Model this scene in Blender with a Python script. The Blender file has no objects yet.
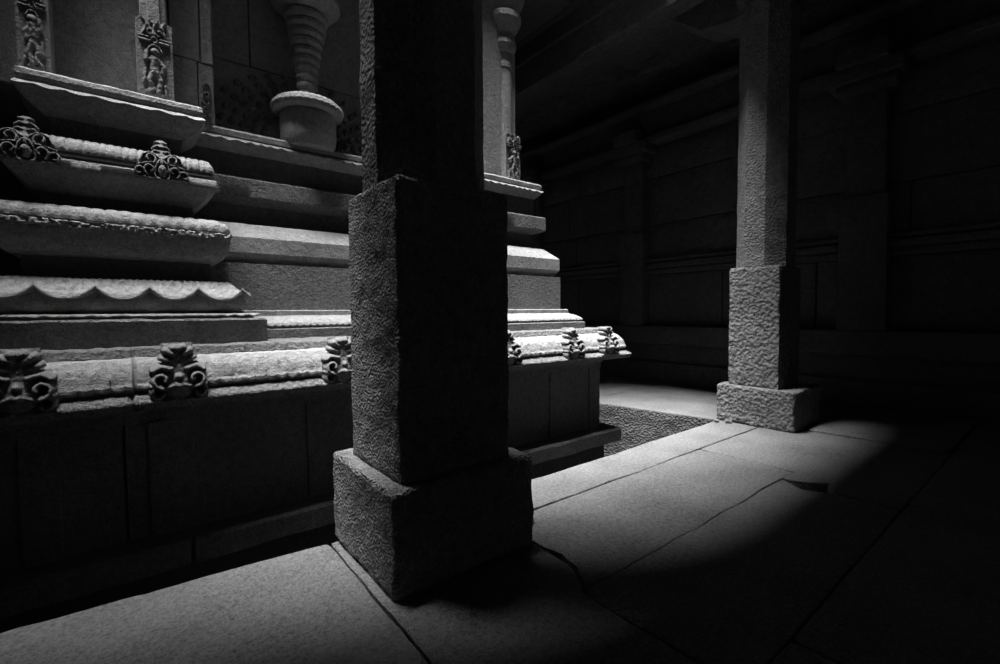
import bpy, bmesh, math, random
from mathutils import Vector, Matrix, noise
random.seed(7)
scene = bpy.context.scene
COL = scene.collection
PI = math.pi

# ------------------------------------------------------------------ materials
def stone(name, dark, light, fine=60.0, coarse=9.0, bump=0.6, dist=0.01, rough=0.9, stain=0.5, pit=0.0):
    m = bpy.data.materials.new(name); m.use_nodes = True
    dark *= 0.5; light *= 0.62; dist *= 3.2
    nt = m.node_tree; N = nt.nodes; Lk = nt.links
    for n in list(N): N.remove(n)
    out = N.new('ShaderNodeOutputMaterial'); b = N.new('ShaderNodeBsdfPrincipled')
    Lk.new(b.outputs[0], out.inputs[0])
    tc = N.new('ShaderNodeTexCoord')
    n1 = N.new('ShaderNodeTexNoise'); n1.inputs['Scale'].default_value = fine; n1.inputs['Detail'].default_value = 3; n1.inputs['Roughness'].default_value = 0.6
    n2 = N.new('ShaderNodeTexNoise'); n2.inputs['Scale'].default_value = coarse; n2.inputs['Detail'].default_value = 5; n2.inputs['Roughness'].default_value = 0.65
    n3 = N.new('ShaderNodeTexNoise'); n3.inputs['Scale'].default_value = 1.7; n3.inputs['Detail'].default_value = 4
    for n in (n1, n2, n3): Lk.new(tc.outputs['Object'], n.inputs['Vector'])
    mix = N.new('ShaderNodeMath'); mix.operation = 'MULTIPLY_ADD'; mix.inputs[1].default_value = 0.45
    Lk.new(n1.outputs[0], mix.inputs[0])
    m2 = N.new('ShaderNodeMath'); m2.operation = 'MULTIPLY'; m2.inputs[1].default_value = stain * .45
    m4 = N.new('ShaderNodeMath'); m4.operation = 'MULTIPLY_ADD'; m4.inputs[1].default_value = 0.4
    Lk.new(n3.outputs[0], m2.inputs[0]); Lk.new(n2.outputs[0], m4.inputs[0]); Lk.new(m2.outputs[0], m4.inputs[2]); Lk.new(m4.outputs[0], mix.inputs[2])
    r = N.new('ShaderNodeValToRGB')
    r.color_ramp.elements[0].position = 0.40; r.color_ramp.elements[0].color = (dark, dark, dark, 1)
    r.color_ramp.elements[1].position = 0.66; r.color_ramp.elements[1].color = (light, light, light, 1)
    Lk.new(mix.outputs[0], r.inputs[0]); Lk.new(r.outputs[0], b.inputs['Base Color'])
    b.inputs['Roughness'].default_value = rough
    b.inputs['Specular IOR Level'].default_value = 0.25
    h = N.new('ShaderNodeMath'); h.operation = 'MULTIPLY_ADD'; h.inputs[1].default_value = 0.45
    hw = N.new('ShaderNodeMath'); hw.operation = 'MULTIPLY'; hw.inputs[1].default_value = 0.35 if pit > 0 else 1.0
    Lk.new(n1.outputs[0], h.inputs[0]); Lk.new(n2.outputs[0], hw.inputs[0]); Lk.new(hw.outputs[0], h.inputs[2])
    last = h
    if pit > 0:
        v = N.new('ShaderNodeTexVoronoi'); v.inputs['Scale'].default_value = pit
        v.feature = 'SMOOTH_F1'
        Lk.new(tc.outputs['Object'], v.inputs['Vector'])
        a = N.new('ShaderNodeMath'); a.operation = 'MULTIPLY_ADD'; a.inputs[1].default_value = 1.1
        Lk.new(v.outputs['Distance'], a.inputs[0]); Lk.new(h.outputs[0], a.inputs[2]); last = a
    bp = N.new('ShaderNodeBump'); bp.inputs['Strength'].default_value = bump; bp.inputs['Distance'].default_value = dist
    Lk.new(last.outputs[0], bp.inputs['Height']); Lk.new(bp.outputs[0], b.inputs['Normal'])
    return m

M_PIL = stone('chiselled_granite', 0.16, 0.44, fine=70, coarse=16, bump=0.9, dist=0.0085, pit=70)
M_PIL2 = stone('pitted_granite', 0.13, 0.34, fine=60, coarse=14, bump=0.9, dist=0.0125, pit=26)
M_SHAFT = stone('dressed_granite', 0.15, 0.36, fine=60, coarse=14, bump=0.8, dist=0.006, pit=45)
M_SHR = stone('worn_granite', 0.30, 0.54, fine=90, coarse=22, bump=0.7, dist=0.010)
M_SLAB = stone('rough_course_granite', 0.18, 0.36, fine=55, coarse=30, bump=1.0, dist=0.016)
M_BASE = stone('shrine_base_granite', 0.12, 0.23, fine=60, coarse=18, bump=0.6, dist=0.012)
M_FLR = stone('paving_granite', 0.13, 0.36, fine=75, coarse=30, bump=0.9, dist=0.012, stain=0.6)
M_FACE = stone('rough_hewn_granite', 0.10, 0.22, fine=45, coarse=20, bump=0.9, dist=0.011, pit=40)
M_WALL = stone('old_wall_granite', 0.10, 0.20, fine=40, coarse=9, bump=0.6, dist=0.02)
M_ORN = stone('carved_granite', 0.20, 0.36, fine=80, coarse=30, bump=0.7, dist=0.010)
M_PIT_SHADE = stone('pit_shade', 0.05, 0.10, fine=60, coarse=20, bump=0.5, dist=0.01)  # near-black colour stands in for shade below the ledge and in the passage

# ------------------------------------------------------------------ helpers
def link(name, me, mat, parent=None):
    o = bpy.data.objects.new(name, me); COL.objects.link(o)
    if mat and not me.materials: me.materials.append(mat)
    if parent: o.parent = parent
    return o
def finish(bm, name, mat, parent=None, sharp=32, smooth=True):
    bmesh.ops.remove_doubles(bm, verts=bm.verts, dist=1e-5)
    bmesh.ops.recalc_face_normals(bm, faces=bm.faces)
    if smooth:
        for f in bm.faces: f.smooth = True
        lim = math.radians(sharp)
        for e in bm.edges:
            if len(e.link_faces) != 2 or e.calc_face_angle(0) > lim: e.smooth = False
    me = bpy.data.meshes.new(name); bm.to_mesh(me); bm.free()
    return link(name, me, mat, parent)
def root(name, label, cat, loc, group=None):
    o = bpy.data.objects.new(name, None); COL.objects.link(o); o.location = loc
    o.empty_display_size = 0.2; o['kind'] = 'thing'
    o['label'] = label; o['category'] = cat
    if group: o['group'] = group
    return o
def shift(bm, off):
    for v in bm.verts: v.co -= Vector(off)
def nz(p, s, a): return (noise.noise(Vector(p) * s)) * a
def rough(bm, amp, scale=7.0, fine=0.0):
    for v in bm.verts:
        q = v.co
        d = noise.noise_vector(q * scale) * amp
        if fine: d += noise.noise_vector(q * scale * 4.3 + Vector((5, 1, 2))) * fine
        v.co = q + d

def grid_faces(bm, rows, close=False):
    for a, b in zip(rows[:-1], rows[1:]):
        n = len(a)
        for i in range(n if close else n - 1):
            j = (i + 1) % n
            if a[i] is b[i] and a[j] is b[j]: continue
            try: bm.faces.new((a[i], a[j], b[j], b[i]))
            except ValueError: pass

def course(profile, UL, UR, back, step=0.06, mod=None, jit=0.003, jscale=9.0):
    """sweep a (V, z[, ...]) profile round the front of a bay with mitred corners.
    UL(V), UR(V) give the corner of every offset; mod(U, V, z, tag) -> dV, dz."""
    bm = bmesh.new()
    pts = [(p[0], p[1], p[2] if len(p) > 2 else None) for p in profile]
    Vb = back
    zt, zb = pts[-1][1], pts[0][1]
    pts = [(pts[0][0] + 0.35, zb, None)] + pts + [(pts[-1][0] + 0.35, zt, None)]
    u0 = UL(pts[1][0]); u1 = UR(pts[1][0])
    n = max(2, int((u1 - u0) / step))
    vlo = min(p[0] for p in pts)
    a0, a1 = UL(vlo), UR(vlo)
    rows = []
    for (V, z, tag) in pts:
        ul, ur = UL(V), UR(V); row = []
        row.append(bm.verts.new((ul, Vb, z)))
        ns = 6
        for k in range(1, ns): row.append(bm.verts.new((ul, Vb + (V - Vb) * k / ns, z)))
        for i in range(n + 1):
            u = a0 + (a1 - a0) * i / n
            u = min(max(u, ul), ur)
            dV = dz = 0
            if mod and tag:
                dV, dz = mod(u, V, z, tag)
            q = Vector((u, V + dV, z + dz))
            if jit and 0 < i < n:
                q.y += nz((q.x, q.y, q.z), jscale, jit); q.z += nz((q.x + 9, q.y, q.z), jscale * 1.4, jit)
            row.append(bm.verts.new(q))
        for k in range(ns - 1, 0, -1): row.append(bm.verts.new((ur, Vb + (V - Vb) * k / ns, z)))
        row.append(bm.verts.new((ur, Vb, z)))
        rows.append(row)
    grid_faces(bm, rows)
    # close back, top and bottom
    k = len(rows[0])
    for row, tp in ((rows[-1], 1), (rows[0], 0)):
        c = bm.verts.new(((row[0].co.x + row[-1].co.x) / 2, Vb, row[0].co.z))
        for i in range(k - 1):
            try: bm.faces.new((row[i], row[i + 1], c))
            except ValueError: pass
    return bm

def rbox(x0, x1, y0, y1, z0, z1, res=0.12, bev=0.015, amp=0.004, scale=8, taper=0.0, fine=0.0):
    """hand-dressed stone block: subdivided, softened edges, uneven faces"""
    bm = bmesh.new()
    nx = max(2, int((x1 - x0) / res)); ny = max(2, int((y1 - y0) / res)); nzc = max(2, int((z1 - z0) / res))
    def ax(a, b, n):
        t = [a, a + bev]
        for i in range(1, n): t.append(a + bev + (b - a - 2 * bev) * i / n)
        return t + [b - bev, b]
    X, Y, Z = ax(x0, x1, nx), ax(y0, y1, ny), ax(z0, z1, nzc)
    cache = {}
    cx, cy, cz = (x0 + x1) / 2, (y0 + y1) / 2, (z0 + z1) / 2
    def V(i, j, k):
        key = (i, j, k)
        if key in cache: return cache[key]
        p = Vector((X[i], Y[j], Z[k]))
        ex = i in (0, len(X) - 1); ey = j in (0, len(Y) - 1); ez = k in (0, len(Z) - 1)
        c = ex + ey + ez
        if c >= 2:
            d = bev * (0.35 if c == 2 else 0.5) * (1 + 1.6 * noise.noise(p * 6))
            d = max(d, 0)
            if ex: p.x += d if i == 0 else -d
            if ey: p.y += d if j == 0 else -d
            if ez: p.z += d if k == 0 else -d
        if amp: p += noise.noise_vector(p * scale) * amp
        if fine: p += (noise.noise_vector(p * scale * 3.5 + Vector((3, 7, 1))) + noise.noise_vector(p * scale * 7) * .6) * fine
        if taper:
            s = 1 - taper * (p.z - z0) / (z1 - z0)
            p.x = cx + (p.x - cx) * s; p.y = cy + (p.y - cy) * s
        cache[key] = bm.verts.new(p); return cache[key]
    I, J, K = len(X) - 1, len(Y) - 1, len(Z) - 1
    for i in range(I):
        for j in range(J):
            for k in (0, K): bm.faces.new((V(i, j, k), V(i + 1, j, k), V(i + 1, j + 1, k), V(i, j + 1, k)))
    for i in range(I):
        for k in range(K):
            for j in (0, J): bm.faces.new((V(i, j, k), V(i + 1, j, k), V(i + 1, j, k + 1), V(i, j, k + 1)))
    for j in range(J):
        for k in range(K):
            for i in (0, I): bm.faces.new((V(i, j, k), V(i, j + 1, k), V(i, j + 1, k + 1), V(i, j, k + 1)))
    return bm

def seg_d(px, py, ax, ay, bx, by):
    vx, vy = bx - ax, by - ay; L = vx * vx + vy * vy
    t = 0 if L == 0 else max(0, min(1, ((px - ax) * vx + (py - ay) * vy) / L))
    return math.hypot(px - ax - vx * t, py - ay - vy * t), t
def arc(cx, cy, r, a0, a1, n=8, k=1.0, r1=None):
    r1 = r if r1 is None else r1
    return [(cx + (r + (r1 - r) * i / n) * math.cos(math.radians(a0 + (a1 - a0) * i / n)),
             cy + k * (r + (r1 - r) * i / n) * math.sin(math.radians(a0 + (a1 - a0) * i / n))) for i in range(n + 1)]
def height(strokes, x, y):
    h = 0
    for pts, r, d in strokes:
        m = 9
        for (a, b) in zip(pts[:-1], pts[1:]) if len(pts) > 1 else [(pts[0], pts[0])]:
            q, _ = seg_d(x, y, a[0], a[1], b[0], b[1])
            if q < m: m = q
        if m < r: h = max(h, d * math.sqrt(max(0, 1 - (m / r) ** 2)))
    return h
def mirror(strokes, flip=1):
    return strokes + [([(-x, y) for x, y in p], r, d) for p, r, d in strokes]

def relief(bm, u0, z0, w, h, strokes, surf, nx=60, ny=60, cut=True, base=0.0):
    """carved relief over a surface: surf(z) gives the V of the ground it stands on; y grows up"""
    vs = {}
    H = [[height(strokes, (i / nx - .5) * w, j / ny * h) for i in range(nx + 1)] for j in range(ny + 1)]
    def V(i, j):
        if (i, j) not in vs:
            x = (i / nx - .5) * w; y = j / ny * h; hh = H[j][i]
            yv = surf(z0 + y) - hh - base if hh > 0.001 else surf(z0 + y) + (0.03 if cut else -base)
            if hh > 0.001: yv -= noise.noise(Vector((x, y, u0)) * 40) * 0.006
            vs[(i, j)] = bm.verts.new((u0 + x, yv, z0 + y))
        return vs[(i, j)]
    for j in range(ny):
        for i in range(nx):
            q = (H[j][i], H[j][i + 1], H[j + 1][i], H[j + 1][i + 1])
            if cut and max(q) < 0.001: continue
            bm.faces.new((V(i, j), V(i + 1, j), V(i + 1, j + 1), V(i, j + 1)))

def lathe(cx, cy, prof, n=32, mod=None):
    bm = bmesh.new(); rows = []
    for (r, z) in prof:
        row = []
        for i in range(n):
            a = 2 * PI * i / n
            rr = r * (mod(a, r, z) if mod else 1)
            row.append(bm.verts.new((cx + rr * math.cos(a), cy + rr * math.sin(a), z)))
        rows.append(row)
    grid_faces(bm, rows, close=True)
    bm.faces.new(rows[0][::-1]); bm.faces.new(rows[-1])
    return bm
def prism(poly, z0, z1):
    bm = bmesh.new()
    a = [bm.verts.new((x, y, z0)) for x, y in poly]; b = [bm.verts.new((x, y, z1)) for x, y in poly]
    bm.faces.new(a[::-1]); bm.faces.new(b)
    for i in range(len(a)): bm.faces.new((a[i], a[(i + 1) % len(a)], b[(i + 1) % len(a)], b[i]))
    return bm
def merge(dst, src):
    me = bpy.data.meshes.new('tmp'); src.to_mesh(me); src.free(); dst.from_mesh(me); bpy.data.meshes.remove(me); return dst
def struct(bm, name, mat, label=None, smooth=True):
    o = finish(bm, name, mat, smooth=smooth); o['kind'] = 'structure'
    if label: o['label'] = label
    return o

# ================================================================== SETTING
# ---- paved mandapa floor: slabs with worn, open joints
def slab_poly(poly, z, th=0.16, seed=0, gap=0.0026, wob=0.014):
    """slab with wandering edges; poly counter-clockwise"""
    cx = sum(p[0] for p in poly) / len(poly); cy = sum(p[1] for p in poly) / len(poly)
    out = []
    n = len(poly)
    for i in range(n):
        a = Vector(poly[i]); b = Vector(poly[(i + 1) % n]); d = b - a; L = d.length
        nr = Vector((-d.y, d.x)).normalized()
        m = max(1, int(L / 0.05))
        for k in range(m):
            p = a + d * (k / m)
            w = noise.noise(Vector((p.x * 3.1, p.y * 3.1, 1.7))) * wob + noise.noise(Vector((p.x * 14, p.y * 14, seed))) * wob * 0.22
            q = p + nr * (gap + abs(noise.noise(Vector((p.x * 5, p.y * 5, seed + 4)))) * gap * 1.5)
            q += Vector((w, w)) if True else Vector((0, 0))
            if k == 0: q += (Vector((cx, cy)) - p).normalized() * 0.012
            out.append(q)
    bm = bmesh.new()
    inner = []
    for q in out:
        c = (Vector((cx, cy)) - q); inner.append(q + c.normalized() * 0.016)
    def zz(q, e): return z + noise.noise(Vector((q.x * 1.3, q.y * 1.3, seed * 3.3))) * 0.008 - e
    v0 = [bm.verts.new((q.x, q.y, z - th)) for q in out]
    v1 = [bm.verts.new((q.x, q.y, zz(q, 0.006))) for q in out]
    v2 = [bm.verts.new((q.x, q.y, zz(q, 0.0))) for q in inner]
    grid_faces(bm, [v0, v1, v2], close=True)
    f = bm.faces.new(v2)
    return bm
fl = bmesh.new()
rim = 3.0
S = [
    ([(1.97, 2.53), (6.28, 2.51), (6.24, 3.03), (3.9, 3.0), (1.97, 3.0)], 0.0),
    ([(1.86, 1.61), (4.74, 1.60), (4.74, 2.515), (1.97, 2.53), (1.985, 2.17), (2.01, 1.95), (1.975, 1.79)], -0.004),
    ([(1.83, 0.775), (4.42, 0.775), (4.43, 1.20), (4.34, 1.40), (4.46, 1.60), (1.83, 1.60)], 0.0),
    ([(4.425, 0.775), (6.6, 0.775), (6.5, 1.62), (6.42, 2.51), (4.745, 2.515), (4.745, 1.60), (4.475, 1.60), (4.50, 1.47), (4.63, 1.30), (4.45, 1.17)], -0.002),
    ([(0.94, 0.9), (1.82, 0.9), (1.83, 1.60), (1.955, 1.79), (1.97, 2.17), (1.965, 3.0), (0.94, 3.0)], 0.003),
    ([(-2.6, 1.3), (0.935, 1.3), (0.935, 3.01), (0.0, 3.09), (-0.56, 3.15), (-2.6, 3.3)], -0.002),
    ([(6.52, 0.8), (8.6, 0.8), (8.6, 2.05), (6.46, 2.05)], 0.028),
    ([(6.44, 2.07), (8.6, 2.07), (8.6, 3.05), (6.26, 3.05)], 0.004),
]
for i, (p, z) in enumerate(S): merge(fl, slab_poly(p, z, seed=i + 1))
for iu in range(-3, 5):      # plainer slabs in the dark towards and behind the camera
    for iv in range(-3, 1):
        u0 = iu * 2.3 + (0.7 if iv % 2 else 0); v0 = iv * 1.2 - 0.42
        merge(fl, slab_poly([(u0, v0), (u0 + 2.29, v0), (u0 + 2.29, v0 + 1.19), (u0, v0 + 1.19)], 0, seed=iu * 7 + iv, gap=.0004, wob=.004))
for u0, u1, vt in ((-6, -2.62, 3.06), (-2.6, .92, 1.28)):
    merge(fl, slab_poly([(u0, 0.8), (u1, 0.8), (u1, vt), (u0, vt)], 0, seed=50 + int(u0)))
# far walk beyond the cross passage (its edge runs slightly askew)
for i, (a, b) in enumerate(((3.06, 5.2), (5.21, 7.6), (7.61, 11.0))):
    ea = 6.22 - (a - 3.05) * 0.19; eb = 6.22 - (b - 3.05) * 0.19
    merge(fl, slab_poly([(ea, a), (7.6, a), (7.6, b), (eb, b)], 0.0, seed=70 + i))
    merge(fl, slab_poly([(7.61, a), (8.6, a), (8.6, b), (7.61, b)], 0.0, seed=80 + i))
struct(fl, 'floor', M_FLR, 'large worn granite paving slabs with cracked open joints')
# bedding under the slabs, whose rough hewn sides line the sunken passage
merge_b = rbox(-6, 8.6, -5, 2.96, -1.3, -0.10, res=0.12, amp=0.012, scale=5, fine=0.004)
fb = bmesh.new(); merge(fb, merge_b)
struct(fb, 'trim_1', M_FACE, 'rough hewn side of the raised walk along the sunken passage')
bm = bmesh.new()
nV, nZ = 200, 24; rows = []
for j in range(nZ + 1):
    row = []
    for i in range(nV + 1):
        V = 2.97 + 8.1 * i / nV; z = -1.3 + (1.285) * j / nZ
        U = 6.205 - (V - 3.05) * 0.19 + noise.noise(Vector((V * 6, z * 6, 3))) * 0.018
        row.append(bm.verts.new((U, V, z)))
    rows.append(row)
rows.append([bm.verts.new((8.6, v.co.y, v.co.z)) for v in rows[-1]])
grid_faces(bm, rows)
struct(bm, 'trim_2', M_FACE, 'rough hewn end face of the sunken passage below the far walk')
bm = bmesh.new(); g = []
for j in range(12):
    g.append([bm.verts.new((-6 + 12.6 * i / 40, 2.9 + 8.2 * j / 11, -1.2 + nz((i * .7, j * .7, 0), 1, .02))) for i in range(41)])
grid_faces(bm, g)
struct(bm, 'floor_passage', M_PIT_SHADE, 'sunken passage floor between the shrine and the walk')

# ---- far wall with high bench, pilasters, string courses and frieze
def wall_box(x0, x1, y0, y1, z0, z1, name, mat, par, amp=0.008, bev=0.02, res=0.25):
    b = rbox(x0, x1, y0, y1, z0, z1, res=res, amp=amp, bev=bev, scale=4)
    return finish(b, name, mat, par)
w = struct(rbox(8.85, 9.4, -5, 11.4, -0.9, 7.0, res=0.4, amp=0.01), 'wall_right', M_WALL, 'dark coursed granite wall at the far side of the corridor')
# masonry joints of the wall: recessed courses as separate blocks in one mesh
bm = bmesh.new(); zc = [1.20, 2.28, 3.35, 4.35, 4.95]; random.seed(3)
for a, b in zip(zc[:-1], zc[1:]):
    v = -5 + random.uniform(0, 1)
    while v < 11:
        L = random.uniform(1.3, 2.4)
        merge(bm, rbox(8.80 + random.uniform(-.01, .01), 8.9, v + .008, min(v + L, 11.4) - .008, a + .008, b - .008, res=.3, bev=.015, amp=.006, scale=3)); v += L
finish(bm, 'stone_course', M_WALL, w)
wall_box(8.55, 8.9, -5, 11.4, 0.80, 1.18, 'bench_slab', M_WALL, w, amp=.01)
wall_box(8.68, 8.9, -5, 11.4, 0.40, 0.80, 'bench_riser', M_WALL, w)
wall_box(8.58, 8.9, -5, 11.4, -0.05, 0.42, 'bench_foot', M_WALL, w)
b = bmesh.new()
for (o, z0, z1) in ((8.66, 2.40, 2.52), (8.72, 2.28, 2.39), (8.70, 2.54, 2.62)): merge(b, rbox(o, 8.9, -5, 11.4, z0, z1, res=.3, bev=.015, amp=.006))
finish(b, 'string_course', M_WALL, w)
for vc in (-0.55, 2.05, 6.15, 9.4):
    b = rbox(8.55, 8.9, vc - .3, vc + .3, 1.18, 3.2, res=.3, amp=.006)
    merge(b, rbox(8.62, 8.9, vc - .24, vc + .24, 3.2, 4.75, res=.3, amp=.006))
    finish(b, 'wall_pilaster', M_WALL, w)
    b = rbox(8.45, 8.9, vc - .36, vc + .36, 4.72, 4.86, res=.3, amp=.006)
    merge(b, rbox(8.36, 8.9, vc - .46, vc + .46, 4.86, 5.06, res=.3, amp=.006))
    merge(b, rbox(8.25, 8.9, vc - .30, vc + .30, 5.06, 5.3, res=.3, amp=.006))
    finish(b, 'pilaster_capital', M_WALL, w)
wall_box(8.50, 8.9, -5, 11.4, 5.03, 5.16, 'frieze_ledge', M_WALL, w, amp=.004)
wall_box(8.70, 8.9, -5, 11.4, 5.16, 5.74, 'frieze', M_WALL, w)
wall_box(8.45, 8.9, -5, 11.4, 5.74, 5.86, 'cornice_ledge', M_WALL, w, amp=.004)
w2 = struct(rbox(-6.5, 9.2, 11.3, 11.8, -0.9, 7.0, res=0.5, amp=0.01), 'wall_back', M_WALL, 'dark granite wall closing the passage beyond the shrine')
wall_box(5.4, 8.85, 11.0, 11.4, 0.80, 1.18, 'bench_slab', M_WALL, w2)
wall_box(5.4, 8.85, 11.1, 11.4, -.05, .8, 'bench_riser', M_WALL, w2)
wall_box(5.4, 8.85, 11.05, 11.4, 5.03, 5.16, 'frieze_ledge', M_WALL, w2)
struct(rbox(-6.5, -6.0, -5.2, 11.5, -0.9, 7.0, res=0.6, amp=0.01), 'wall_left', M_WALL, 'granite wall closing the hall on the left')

# ---- roof
ROOF_V = 2.9
c = struct(rbox(-6.5, 6.9, -5.4, ROOF_V, 6.3, 7.0, res=0.5, amp=0.01, scale=2), 'ceiling', M_WALL, 'stone roof slabs over the pillared hall')
def slab_roof(x0, x1, y0, y1, z0, z1, name='roof_slab'):
    return finish(rbox(x0, x1, y0, y1, z0, z1, res=.5, amp=.01, scale=2), name, M_WALL, c)
slab_roof(-6.5, -1.2, ROOF_V, 11.4, 6.5, 7.0)
slab_roof(-1.3, 0.4, ROOF_V - .05, 3.72, 6.2, 7.0)  # added out of view: narrows the light slot to dim the left paving
slab_roof(3.9, 6.5, 5.2, 11.4, 6.45, 7.0)
slab_roof(5.56, 6.2, ROOF_V - .05, 3.5, 6.55, 7.0)  # added strip, blocks sun from the far beam and pillar
slab_roof(5.34, 6.2, 3.5, 5.3, 6.55, 7.0)  # added strip, keeps sun off the side face of the far beam
slab_roof(6.6, 9.3, -5.4, 11.4, 6.62, 7.1)
# carved ceiling coffers over the far corridor
bm = bmesh.new()
nx, ny = 44, 150; rows = []
for j in range(ny + 1):
    row = []
    for i in range(nx + 1):
        x = 6.9 + 1.95 * i / nx; y = 0.5 + 10.8 * j / ny
        fx = ((x - 6.9) % 0.49) / 0.49 - .5; fy = ((y) % 0.54) / 0.54 - .5
        r = math.hypot(fx, fy)
        z = 6.42 - 0.09 * max(0, math.cos(r * 9)) * (r < .48) - 0.05 * (max(abs(fx), abs(fy)) > .42) + nz((x, y, 0), 9, .03)
        row.append(bm.verts.new((x, y, z)))
    rows.append(row)
grid_faces(bm, rows)
t = [bm.verts.new((x, y, 6.64)) for x, y in ((6.9, .5), (8.85, .5), (8.85, 11.3), (6.9, 11.3))]
bm.faces.new(t)
finish(bm, 'carved_panel', M_WALL, c)

def beam(name, label, x0, x1, y0, y1, z0, z1, fillets):
    r = root(name, label, 'beam', ((x0 + x1) / 2, (y0 + y1) / 2, z0)); r['kind'] = 'structure'
    b = rbox(x0, x1, y0, y1, z0, z1, res=.25, bev=.03, amp=.014, scale=3); shift(b, r.location)
    finish(b, 'beam_body', M_WALL, r)
    for (a0, a1, b0, b1, c0, c1) in fillets:
        b = rbox(a0, a1, b0, b1, c0, c1, res=.3, bev=.012, amp=.006, scale=4); shift(b, r.location)
        finish(b, 'fillet', M_WALL, r)
    return r
beam('roof_beam', 'heavy stone roof beam running over the far pillar towards the back of the shrine', 6.03, 7.0, -4.9, 11.2, 5.935, 6.62,
     [(5.75, 6.05, -4.9, 11.2, 5.60, 6.62), (5.70, 5.9, 3.0, 11.1, 6.06, 6.13), (5.66, 6.3, 3.0, 11.1, 6.40, 6.50)])
beam('roof_beam', 'stone roof beam over the near pillar along the sunken passage', -6.0, 5.74, 2.25, 2.88, 5.76, 6.3, [])

# ================================================================== PILLARS
def pillar(M_PIL, label, u0, v0, size, sv, ch, plinth, zb, zt, tilt=0.0):
    """u0,v0: near corner of the square block; plinth=(x0,x1,y0,y1,z)"""
    cx, cy = u0 + size / 2, v0 + sv / 2
    r = root('stone_pillar', label, 'pillar', (cx, cy, 0.004))
    x0, x1, y0, y1, zp = plinth
    b = rbox(x0, x1, y0, y1, 0.004, zp, res=.022, bev=.018, amp=.010, scale=4, fine=.004); shift(b, r.location)
    finish(b, 'plinth', M_PIL, r, sharp=50)
    b = rbox(u0, u0 + size, v0, v0 + sv, zp - 0.004, zb, res=.022, bev=.014, amp=.007, scale=4, fine=.005); shift(b, r.location)
    finish(b, 'square_block', M_PIL, r, sharp=50)
    # octagonal shaft rising out of the block
    bm = bmesh.new(); rows = []
    s = size / 2 - 0.004
    zs = [zb - 0.012] + [zb + (zt - zb) * i / 60 for i in range(61)]
    for k, z in enumerate(zs):
        row = []
        c_ = ch
        hs = s * (1 - 0.0 * k)
        ht = sv / 2 - .004
        oc = [(-hs, -ht + c_), (-hs + c_, -ht), (hs - c_, -ht), (hs, -ht + c_), (hs, ht - c_), (hs - c_, ht), (-hs + c_, ht), (-hs, ht - c_)]
        for i in range(8):
            a = Vector(oc[i]); d = Vector(oc[(i + 1) % 8]) - a
            for m in range(6):
                p = a + d * m / 6
                v = Vector((p.x, p.y, z - r.location.z))
                v += noise.noise_vector((v + Vector((cx, cy, 0))) * 5) * .007
                row.append(bm.verts.new(v))
        rows.append(row)
    grid_faces(bm, rows, close=True); bm.faces.new(rows[0][::-1]); bm.faces.new(rows[-1])
    finish(bm, 'octagonal_shaft', M_SHAFT, r, sharp=30)
    # corbel bracket: arms with a bevelled, dipping underside
    bm = bmesh.new()
    def arm(axis, L=1.0):
        prof = [(-1.25, 5.98 + zt * 0), (-1.25, 5.86), (-.80, 5.50), (-.40, 5.42), (.40, 5.42), (.80, 5.50), (1.25, 5.86), (1.25, 5.98)]
        prof = [(a * L, z - 5.98 + ztop) for a, z in prof]
        A = []; B = []
        for a, z in prof:
            for lst, q in ((A, -.26), (B, .26)):
                p = (a, q, z - r.location.z) if axis == 0 else (q, a, z - r.location.z)
                lst.append(bm.verts.new(p))
        grid_faces(bm, [A, B], close=True); bm.faces.new(A); bm.faces.new(B[::-1])
    ztop = zt + .5
    arm(0, .42); arm(1)
    finish(bm, 'bracket', M_WALL, r)
    return r
pillar(M_PIL, 'nearest and largest stone pillar, its dark side to the viewer, on a big worn plinth',
       1.068, 2.205, 0.75, 0.695, 0.24, (0.985, 1.95, 2.13, 3.04, 0.585), 2.215, 5.25)
pillar(M_PIL2, 'far stone pillar with lit pitted block on square plinth at the corner of the walk',
       6.26, 2.31, 0.68, 0.62, 0.185, (6.19, 7.10, 2.10, 3.05, 0.50), 2.06, 5.42)

# ================================================================== SHRINE
SH = root('temple_shrine', 'carved granite shrine base with stacked mouldings, scallops and pilasters along the sunken passage', 'shrine', (0, 0, 0))
JOINTS = {'roll_moulding': (-.03, 2.62), 'base_slab': (-.03, 2.62), 'neck_course': (-.03, .66), 'base_wall': (-.10, 2.5), 'base_ledge': (.26, 3.3), 'base_band': (.03,), 'plain_dado': (1.9,)}
def part(bm, name, mat, par=SH, sharp=20):
    for x0 in JOINTS.get(name, ()):
        near = min((abs(v.co.x - x0) for v in bm.verts), default=9)
        for v in bm.verts:
            if abs(v.co.x - x0) < near + .004 and v.co.y < 5: v.co.y += .035
            elif abs(v.co.x - x0) < .05 and near > .02: v.co.x = x0 + (v.co.x - x0)
    return finish(bm, name, mat, par, sharp)
bUL = lambda V: -5.9
bUR = lambda V: 8.98 - V
def teeth(period, av, az, phase=0, tags=None):
    def f(u, V, z, tag):
        k = abs(math.sin(PI * (u + phase) / period))
        return (-av * k * tag, -az * k * tag)
    return f
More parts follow.
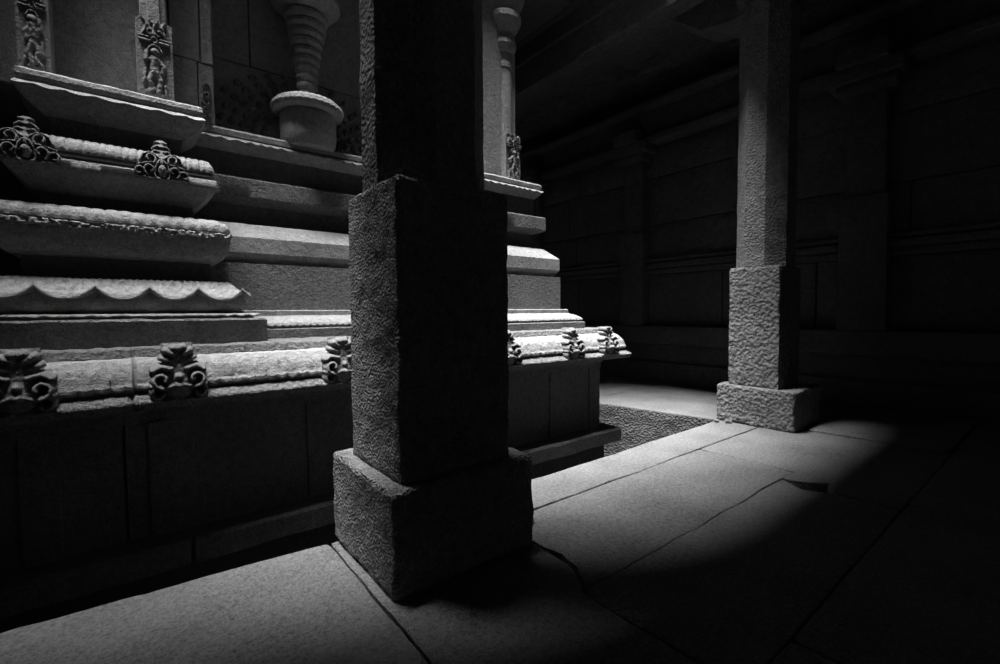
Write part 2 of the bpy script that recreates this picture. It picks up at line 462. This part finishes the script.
# --- base
part(course([(4.0, -1.3), (4.0, -0.26)], bUL, bUR, 9, step=.3, jit=.01), 'foundation_course', M_PIT_SHADE)
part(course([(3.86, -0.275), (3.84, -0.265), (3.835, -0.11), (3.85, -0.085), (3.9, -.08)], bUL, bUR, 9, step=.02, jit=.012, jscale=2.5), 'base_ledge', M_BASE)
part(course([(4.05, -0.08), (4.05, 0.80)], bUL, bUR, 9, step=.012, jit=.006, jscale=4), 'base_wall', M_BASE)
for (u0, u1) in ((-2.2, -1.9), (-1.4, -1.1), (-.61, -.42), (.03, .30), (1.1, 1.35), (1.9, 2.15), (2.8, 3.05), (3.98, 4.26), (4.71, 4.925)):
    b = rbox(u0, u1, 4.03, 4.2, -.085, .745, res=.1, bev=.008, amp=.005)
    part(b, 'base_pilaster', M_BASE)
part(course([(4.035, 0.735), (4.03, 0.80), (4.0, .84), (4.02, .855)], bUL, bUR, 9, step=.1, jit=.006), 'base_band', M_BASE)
def broke(u, V, z, tag):
    if tag == 1: k = abs(math.sin(PI * u / .075)); return (-.005 * k, -.010 * k)
    if tag == 2: k = noise.noise(Vector((u * 9, 0, 3))); return (k * .012, k * .010)
    if tag == 3: return (.004 * abs(math.sin(PI * u / .03)) + .006 * noise.noise(Vector((u * 30, z * 50, 4))), 0)
    return (0, 0)
part(course([(4.03, .855), (3.90, .862), (3.765, .872, 2), (3.745, .920, 2), (3.748, .930, 2), (3.772, .952, 2), (3.80, .972, 2), (3.84, .982)], bUL, bUR, 9, step=.03, jit=.006), 'base_slab', M_SLAB)
part(course([(3.84, .97), (3.832, 1.002), (3.806, 1.006, 1), (3.797, 1.020, 1), (3.799, 1.038, 1), (3.808, 1.050), (3.812, 1.078, 3), (3.824, 1.110, 3), (3.842, 1.142, 3), (3.868, 1.172, 3), (3.90, 1.195), (3.945, 1.207)],
     bUL, bUR, 9, step=.0125, mod=broke, jit=.006, jscale=16), 'roll_moulding', M_SHR)
part(course([(3.955, 1.20), (3.945, 1.21, 2), (3.965, 1.262, 2), (3.985, 1.272, 2), (4.3, 1.27)], bUL, bUR, 9, step=.025, mod=broke, jit=.008, jscale=12), 'neck_course', M_SLAB)

# --- profiles of the plain upper courses (corner bay values; the recess sits deeper)
def plain_bay(dv, UL, UR, back, st=.05):
    P = lambda L: [(p[0] + dv,) + tuple(p[1:]) for p in L]
    part(course(P([(4.19, 1.262), (4.184, 1.27), (4.184, 1.352), (4.20, 1.362)]), UL, UR, back, step=st, jit=.005), 'slab_course', M_SLAB)
    def tm(u, V, z, tag):
        k = abs(math.sin(PI * u / .062)); return (-.006 * k * tag, -.012 * k * tag)
    part(course(P([(4.235, 1.36), (4.228, 1.378), (4.212, 1.385, 1), (4.206, 1.398, 1), (4.215, 1.412), (4.25, 1.436), (4.29, 1.456), (4.325, 1.466), (4.335, 1.474), (4.345, 1.478), (4.345, 1.522), (4.355, 1.53)]),
         UL, UR, back, step=.0155, mod=tm, jit=.003), 'toothed_moulding', M_SHR)
    part(course(P([(4.42, 1.52), (4.42, 1.965)]), UL, UR, back, step=st, jit=.004), 'plain_dado', M_SLAB)
    part(course(P([(4.50, 1.962), (4.492, 1.975), (4.435, 2.05), (4.428, 2.062), (4.428, 2.205), (4.436, 2.218), (4.585, 2.352), (4.61, 2.356)]), UL, UR, back, step=st, jit=.003), 'faceted_moulding', M_SHR)
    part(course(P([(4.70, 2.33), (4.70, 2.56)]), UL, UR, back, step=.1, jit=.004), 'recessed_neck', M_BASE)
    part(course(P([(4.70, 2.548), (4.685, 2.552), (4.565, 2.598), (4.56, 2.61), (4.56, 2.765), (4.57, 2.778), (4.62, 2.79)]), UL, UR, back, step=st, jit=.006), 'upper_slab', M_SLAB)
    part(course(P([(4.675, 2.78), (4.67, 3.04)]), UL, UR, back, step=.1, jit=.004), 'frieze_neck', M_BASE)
    def cm(u, V, z, tag):
        k = abs(math.sin(PI * u / .11 + noise.noise(Vector((u * 3, 1, 1))) * 2)); return (-.010 * k * tag, -.02 * k * tag)
    part(course(P([(4.68, 3.02), (4.66, 3.035), (4.625, 3.07), (4.60, 3.105), (4.588, 3.118, 1), (4.580, 3.130, 1), (4.595, 3.140), (4.625, 3.143), (4.622, 3.155), (4.602, 3.16), (4.60, 3.205), (4.615, 3.225), (4.85, 3.24)]),
         UL, UR, back, step=.018, mod=cm, jit=.004), 'cornice', M_SHR)
plain_bay(0.0, lambda V: 2.35 + (V - 4.184), lambda V: 8.98 - V, 9)
plain_bay(0.36, lambda V: 0.0, lambda V: 3.4, 6, st=.05)

# --- projecting bay on the left with carved courses
lUL = lambda V: -0.96 + (V - 4.15)
lUR = lambda V: 4.99 - V
part(course([(4.16, 1.262), (4.15, 1.275), (4.15, 1.450), (4.165, 1.463), (4.2, 1.465)], lUL, lUR, 6, step=.04, jit=.006), 'rough_slab_course', M_SLAB)
def st(u, V, z, tag):
    k = noise.noise(Vector((u * 22, 2, 1))); return (k * .006 * tag, k * .010 * tag)
part(course([(4.24, 1.46), (4.235, 1.475), (4.198, 1.48, 1), (4.192, 1.49, 1), (4.2, 1.50, 1), (4.26, 1.503)], lUL, lUR, 6, step=.02, mod=st, jit=.0), 'string_moulding', M_SHR)
def scal(u, V, z, tag):
    t = (((u + .53) / .305) % 1.0)
    g = abs(2 * t - 1) ** 2.2           # 0 at the belly of a lobe, 1 at the cusps
    if tag == 1: return (.040 * g, .085 * g)
    if tag == 2: return (.026 * g, .056 * g)
    if tag == 3:
        k = .010 * math.sin(u * 2 * PI / .05) * (0.5 + 0.5 * math.cos(2 * PI * t)) if abs(2 * t - 1) > .6 else .012 * math.sin(math.hypot((t - .5) * 3.0, (z - 1.715) * 11) * 13) + .006 * noise.noise(Vector((u * 40, z * 60, 2)))
        return (k * .6, 0)
    if tag == 4: return (0, .006 * math.sin(u * 2 * PI / .042))
    return (0, 0)
part(course([(4.36, 1.515), (4.33, 1.52), (4.295, 1.545), (4.285, 1.58), (4.285, 1.605, 2), (4.255, 1.605, 1), (4.242, 1.612, 1), (4.245, 1.625, 1), (4.268, 1.648, 2), (4.292, 1.668, 3), (4.31, 1.685, 3), (4.325, 1.70, 3), (4.34, 1.715, 3), (4.355, 1.73, 3), (4.37, 1.745, 3), (4.385, 1.757, 4), (4.43, 1.763, 4)],
     lUL, lUR, 6, step=.010, mod=scal, jit=.003), 'scalloped_moulding', M_SHR, sharp=40)
part(course([(4.50, 1.75), (4.50, 1.93)], lUL, lUR, 6, step=.1), 'recessed_neck', M_BASE)
def kap(u, V, z, tag):
    t = (u / (.044 if z > 2.5 else .080)) % 1.0
    k = math.sqrt(max(0, 1 - (2 * t - 1) ** 2))
    if tag == 2: q = noise.noise(Vector((u * 45, z * 60, 1))); return (-.014 * max(-.6, min(.6, q * 3)), q * .004)
    a = .015 if z > 2.5 else .013
    return (-a * k * tag, a * .55 * k * tag)
part(course([(4.50, 1.915), (4.44, 1.925), (4.40, 1.96), (4.38, 2.00), (4.368, 2.06), (4.365, 2.10), (4.362, 2.110, 2), (4.355, 2.122, 2), (4.355, 2.134, 2), (4.355, 2.146, 2), (4.36, 2.155, 2), (4.375, 2.160), (4.362, 2.166), (4.366, 2.178, .4), (4.376, 2.20, 1), (4.395, 2.227, 1), (4.43, 2.252, 1), (4.48, 2.268, 1), (4.56, 2.28)],
     lUL, lUR, 6, step=.010, mod=kap, jit=.002), 'ribbed_torus', M_SHR, sharp=45)
part(course([(4.60, 2.30), (4.60, 2.40)], lUL, lUR, 6, step=.1), 'recessed_neck', M_BASE)
part(course([(4.60, 2.375), (4.56, 2.39), (4.47, 2.49), (4.445, 2.515), (4.44, 2.525), (4.44, 2.585), (4.45, 2.595), (4.47, 2.598), (4.468, 2.612), (4.448, 2.616), (4.447, 2.628), (4.465, 2.632), (4.463, 2.642), (4.452, 2.645, 0.4), (4.455, 2.665, 1), (4.468, 2.70, 1), (4.49, 2.735, 1), (4.53, 2.755, 1), (4.6, 2.765)],
     lUL, lUR, 6, step=.0073, mod=kap, jit=.0006), 'garland_moulding', M_SHR, sharp=45)
part(course([(4.67, 2.75), (4.66, 2.90), (4.63, 2.95)], lUL, lUR, 6, step=.1), 'frieze_neck', M_BASE)
def cl(u, V, z, tag):
    k = abs(math.sin(PI * u / .17 + noise.noise(Vector((u * 2, 1, 1))) * 2)); return (-.010 * k * tag, -.018 * k * tag)
part(course([(4.64, 2.93), (4.60, 2.96), (4.55, 3.00), (4.52, 3.04), (4.506, 3.07), (4.500, 3.078, 1), (4.495, 3.090, 1), (4.51, 3.102), (4.545, 3.106), (4.545, 3.118), (4.52, 3.125), (4.512, 3.15), (4.516, 3.185), (4.54, 3.20), (4.9, 3.23)],
     lUL, lUR, 6, step=.02, mod=cl, jit=.006), 'cornice', M_SHR)

# --- carved foliate ornaments
def foliate():
    s = []
    s += mirror([(arc(.10, .095, .055, -60, 250, 12, r1=.015), .013, .05),
                 (arc(.19, .07, .045, 180, -120, 10, r1=.018), .011, .045),
                 (arc(.10, .19, .05, 210, -40, 10, r1=.02), .012, .055),
                 ([(.02, .20), (.06, .235), (.11, .245), (.155, .22), (.18, .17)], .011, .05),
                 ([(.03, .035), (.09, .02), (.15, .03), (.21, .02)], .011, .04),
                 ([(.045, .15), (.09, .155), (.15, .14), (.20, .125)], .010, .04),
                 ([(.02, .18), (.05, .13), (.065, .06), (.05, .02)], .011, .05),
                 ([(.0, .305), (.04, .315), (.07, .29)], .011, .05),
                 ([(.02, .26), (.055, .272), (.075, .25)], .010, .045),
                 ([(.015, .345), (.045, .352)], .010, .045)])
    s += [([(0, .085)], .042, .085), ([(0, .06), (0, .11)], .030, .10), ([(-.018, .10)], .010, .112), ([(.018, .10)], .010, .112),
          ([(-.04, .02), (.04, .02)], .016, .06), ([(0, .15), (0, .20)], .018, .06), ([(0, .20), (0, .34)], .045, .035), ([(-.05, .225), (.05, .225)], .016, .03)]
    return s
def clump():
    s = []
    s += mirror([(arc(.095, .16, .055, -90, 200, 10, r1=.02), .018, .07), (arc(.11, .07, .05, 100, -160, 10, r1=.02), .016, .06),
                 ([(.04, .23), (.10, .245), (.14, .22)], .020, .07), ([(.03, .12), (.08, .10), (.15, .12)], .016, .06),
                 ([(.03, .02), (.09, .015), (.16, .02)], .018, .05), ([(.03, .33), (.065, .35)], .028, .08), ([(.04, .28), (.09, .30)], .02, .06)])
    s += [([(0, .10), (0, .22)], .085, .05), ([(0, .28), (0, .37)], .085, .055), ([(-.03, .365), (.03, .37)], .030, .09), ([(0, .12)], .035, .09), ([(0, .18)], .03, .085)]
    return s
FOL, CLU = foliate(), clump()
def orn(u, z0, strokes, surf, w, h, depth=1.0, n=64):
    bm = bmesh.new()
    relief(bm, u, z0, w, h, [(p, r, d * depth) for p, r, d in strokes], surf, n, n)
    part(bm, 'foliate_ornament', M_ORN, sharp=60)
gs = lambda z: 4.445 if z < 2.66 else 4.445 + (z - 2.66) * .35
for u in (-0.55, 0.19):
    orn(u, 2.52, [([(x * .74, y * .9) for x, y in p], r * .85, d * .8) for p, r, d in FOL], gs, .40, .335)
ms = lambda z: 3.775 if z < 1.05 else 3.775 + (z - 1.05) * .35
for u in (-2.2, -1.35, -.55, .21, 1.325, 2.2, 3.1, 4.12):
    orn(u, .905, CLU, ms, .38, .40, 1.0)
orn(4.79, .92, CLU, ms, .36, .38, 1.0)

# --- upper walls, pilasters with carved panels
def upper(x0, x1, y0, y1, name='upper_wall', z0=3.23, z1=6.4):
    part(rbox(x0, x1, y0, y1, z0, z1, res=.2, amp=.005, bev=.008), name, M_SHR)
upper(-.62, .30, 5.02, 6.3)
upper(.30, .496, 4.97, 6, z1=3.76)
upper(.504, .62, 4.975, 6, z1=3.755)
upper(.30, .52, 4.975, 6, z0=3.768)
upper(.528, .62, 4.97, 6, z0=3.762)
upper(-.9, -.62, 5.0, 6)
upper(.5, 3.5, 5.30, 6.1, z1=4.0)
upper(.5, .98, 5.305, 6.1, z0=4.01)
upper(.99, 3.5, 5.30, 6.1, z0=4.01)
upper(-5.9, -.9, 5.3, 6)
upper(3.2, 4.12, 4.83, 9)
upper(2.9, 3.2, 4.97, 6.1)
FIG = [([(0, .37)], .040, .05), ([(0, .32), (.01, .23)], .042, .04), ([(-.03, .31), (-.075, .27), (-.06, .22)], .020, .035), ([(.03, .31), (.08, .30), (.07, .37)], .018, .035),
       ([(-.01, .21), (-.045, .14), (-.02, .05)], .026, .04), ([(.02, .21), (.06, .14), (.03, .08), (.07, .05)], .026, .04), ([(-.06, .035), (.08, .035)], .016, .03),
       (arc(0, .36, .065, 20, 160, 6), .010, .03), ([(-.085, .12), (-.09, .04)], .012, .03), ([(.09, .22), (.10, .12)], .012, .03)]
SCR = [(arc(0, .44 + .02, .035, 0, 300, 8, r1=.012), .010, .03), (arc(-.04, .53, .035, 0, -300, 8, r1=.012), .010, .03), (arc(.04, .53, .035, 180, 480, 8, r1=.012), .010, .03),
       ([(-.10, .50), (-.07, .58), (-.10, .62)], .012, .03), ([(.10, .50), (.07, .58), (.10, .62)], .012, .03), ([(0, .50), (0, .62)], .014, .03), (arc(0, .62, .03, 0, 360, 8), .010, .03)]
BAR = [([(-.13, .455), (-.045, .455)], .008, .03), ([(.045, .455), (.13, .455)], .008, .03), ([(-.13, .48), (-.05, .48)], .007, .03), ([(.05, .48), (.13, .48)], .007, .03)]
def carved_pilaster(u, V, w, z0=3.235, top=6.4, zt=.62, s=1.0, flip=1):
    p = part(rbox(u - w / 2, u + w / 2, V, V + .3, z0, z0 + zt, res=.1, bev=.006, amp=.002), 'pilaster_foot', M_SHR)
    bm = bmesh.new()
    st_ = [([(flip * x * s, y) for x, y in q], r * (.55 + .4 * s), d * .55) for q, r, d in FIG + SCR + BAR]
    relief(bm, u, z0, w, zt, st_, lambda z: V - .001, 44, 100, cut=False, base=.002)
    finish(bm, 'carved_panel', M_ORN, p, 60)
    b = bmesh.new()
    wn = w * .74
    b = rbox(u - wn / 2, u + wn / 2, V + .03, V + .3, z0 + zt - .01, top, res=.15, bev=.012, amp=.002)
    merge(b, rbox(u - wn * .25, u + wn * .25, V + .012, V + .3, z0 + zt - .01, top, res=.15, bev=.006, amp=.002))
    part(b, 'pilaster_shaft', M_SHR)
    return p
carved_pilaster(-.515, 4.69, .17, s=.50)
carved_pilaster(.183, 4.69, .235, s=.72, flip=-1)
# corner bay pilaster: foot carved, half round shaft, cushion capital above
p = part(rbox(3.87, 4.12, 4.74, 5.0, 3.235, 3.84, res=.1, bev=.006, amp=.002), 'pilaster_foot', M_SHR)
bm = bmesh.new(); relief(bm, 3.995, 3.235, .25, .605, [([(x * .95, y) for x, y in q], r, d) for q, r, d in FIG + SCR + BAR], lambda z: 4.739, 44, 100, cut=False, base=.002)
finish(bm, 'carved_panel', M_ORN, p, 60)
part(lathe(3.97, 4.90, [(.115, 3.83), (.115, 4.72), (.125, 4.74), (.125, 4.79), (.115, 4.81), (.115, 4.93), (.16, 4.98), (.175, 5.03), (.165, 5.08), (.125, 5.12), (.14, 5.18), (.20, 5.26), (.24, 5.34), (.24, 5.40), (.20, 5.44), (.25, 5.55), (.28, 5.62), (.28, 5.7), (.2, 5.76), (.2, 6.2)], 28), 'pilaster_shaft', M_SHR)

# --- pot-and-foliage column in the recess
U0, V0 = 1.47, 5.06
part(lathe(U0, V0, [(.24, 3.20), (.265, 3.26), (.275, 3.36), (.275, 3.46), (.27, 3.53), (.25, 3.56)], 48), 'pot', M_SHR)
part(lathe(U0, V0, [(.25, 3.552), (.325, 3.565), (.34, 3.60), (.325, 3.64), (.28, 3.675), (.20, 3.69), (.12, 3.69)], 160,
           mod=lambda a, r, z: 1 + .05 * math.sqrt(abs(math.sin(a * 16))) * (r > .2)), 'ribbed_rim', M_SHR)
prof = [(.12, 3.68), (.10, 3.74), (.085, 3.80)]
z = 3.80; rr = .085
for k in range(9):
    prof += [(rr, z), (rr + .018, z + .03), (rr + .018, z + .06), (rr, z + .075)]; z += .085; rr += .007 + .002 * k
prof += [(rr + .05, z + .03), (rr + .12, z + .10), (rr + .12, z + .16), (rr + .04, z + .2), (rr + .1, z + .3), (rr + .16, z + .42), (rr + .16, z + .55), (rr, z + .6), (rr, 6.3)]
part(lathe(U0, V0, prof, 32), 'tapered_column', M_SHR)
bm = bmesh.new()
sw = []
random.seed(11)
for k in range(17):
    a = math.radians(2 + 11 * k)
    for j in range(6):
        r0 = .30 + .075 * j
        cx, cy = r0 * 1.3 * math.cos(a), .05 + r0 * 1.05 * math.sin(a)
        sw.append((arc(cx, cy, .035, random.uniform(0, 90), random.uniform(200, 320), 6, r1=.012), .016, .05))
relief(bm, U0, 3.24, 1.7, .75, sw, lambda z: 5.30, 110, 60)
part(bm, 'foliage_relief', M_ORN, sharp=60)
bm = bmesh.new()
sw = [(arc(0, .03 + .07 * k, .03, 90 * k, 90 * k + 250, 7, r1=.012), .010, .03) for k in range(5)]
relief(bm, .555, 3.24, .12, .4, sw, lambda z: 4.97, 24, 60)
part(bm, 'foliage_relief', M_ORN, sharp=60)

# --- eave
part(course([(4.95, 6.1), (4.70, 6.16), (4.63, 6.2), (4.62, 6.26), (4.68, 6.34), (4.95, 6.5)], lambda V: -5.9, lambda V: 8.98 - V, 9, step=.2), 'eave', M_SHR)
part(rbox(-5.9, 4.2, 4.95, 9, 6.4, 7.0, res=.5), 'shrine_roof', M_WALL)
part(rbox(-5.9, 4.1, 6.05, 9, -1.3, 6.45, res=.5), 'shrine_core', M_WALL)

# ================================================================== LOOSE STONES
def chip(u, v, s, label, seed, z=0.0):
    bm = bmesh.new(); bmesh.ops.create_icosphere(bm, subdivisions=2, radius=s)
    for q in bm.verts:
        q.co += noise.noise_vector(q.co / s * 1.1 + Vector((seed, 0, 0))) * s * .45; q.co.z *= .55
    mz = min(q.co.z for q in bm.verts)
    for q in bm.verts: q.co.z -= mz
    o = finish(bm, 'stone_chip', M_FLR, sharp=20); o.location = (u, v, z + .001)
    o['label'] = label; o['category'] = 'stone'; o['group'] = 'loose stone chips on the paving'
    return o
chip(2.16, 2.37, .017, 'pale stone chip just right of the nearest pillar, on the brighter paving', 1, .0)
chip(1.99, 2.0, .015, 'tiny stone chip beside the short wide crack near the nearest pillar', 2, .0)
chip(6.06, 2.98, .035, 'loose stone at the walk corner, leftmost of two below the far pillar', 3, .0)
chip(6.12, 2.85, .045, 'loose stone at the walk corner, nearest to the far pillar plinth', 4, .0)

# ================================================================== LIGHT, CAMERA
def sun(name, travel, angle, energy):
    l = bpy.data.lights.new(name, 'SUN'); l.angle = math.radians(angle); l.energy = energy
    o = bpy.data.objects.new(name, l); COL.objects.link(o)
    d = Vector(travel).normalized(); o.rotation_euler = d.to_track_quat('-Z', 'Y').to_euler(); o.location = (2, 3.5, 12)
    return o
sun('sky_light', (0.19, -0.03, -1), 28, 32.0)
wd = bpy.data.worlds.new('world'); scene.world = wd; wd.use_nodes = True
bg = wd.node_tree.nodes['Background']; bg.inputs[0].default_value = (.8, .8, .8, 1); bg.inputs[1].default_value = 0.035

cam = bpy.data.cameras.new('camera'); co = bpy.data.objects.new('camera', cam); COL.objects.link(co)
yaw, pitch, roll = .6697, .0440, -.00698
f = Vector((math.sin(yaw) * math.cos(pitch), math.cos(yaw) * math.cos(pitch), -math.sin(pitch)))
r = Vector((math.cos(yaw), -math.sin(yaw), 0)); u = r.cross(f)
c_, s_ = math.cos(roll), math.sin(roll)
r2 = r * c_ + u * s_; u2 = u * c_ - r * s_
m = Matrix((r2, u2, -f)).transposed().to_4x4(); m.translation = Vector((0, 0, 1.5))
co.matrix_world = m
cam.sensor_width = 36; cam.lens = 458 * 36 / 1000; cam.clip_start = .05
scene.camera = co
vs = scene.view_settings
vs.view_transform = 'Standard'; vs.look = 'None'; vs.exposure = 0.0; vs.gamma = 1.0; vs.use_curve_mapping = False
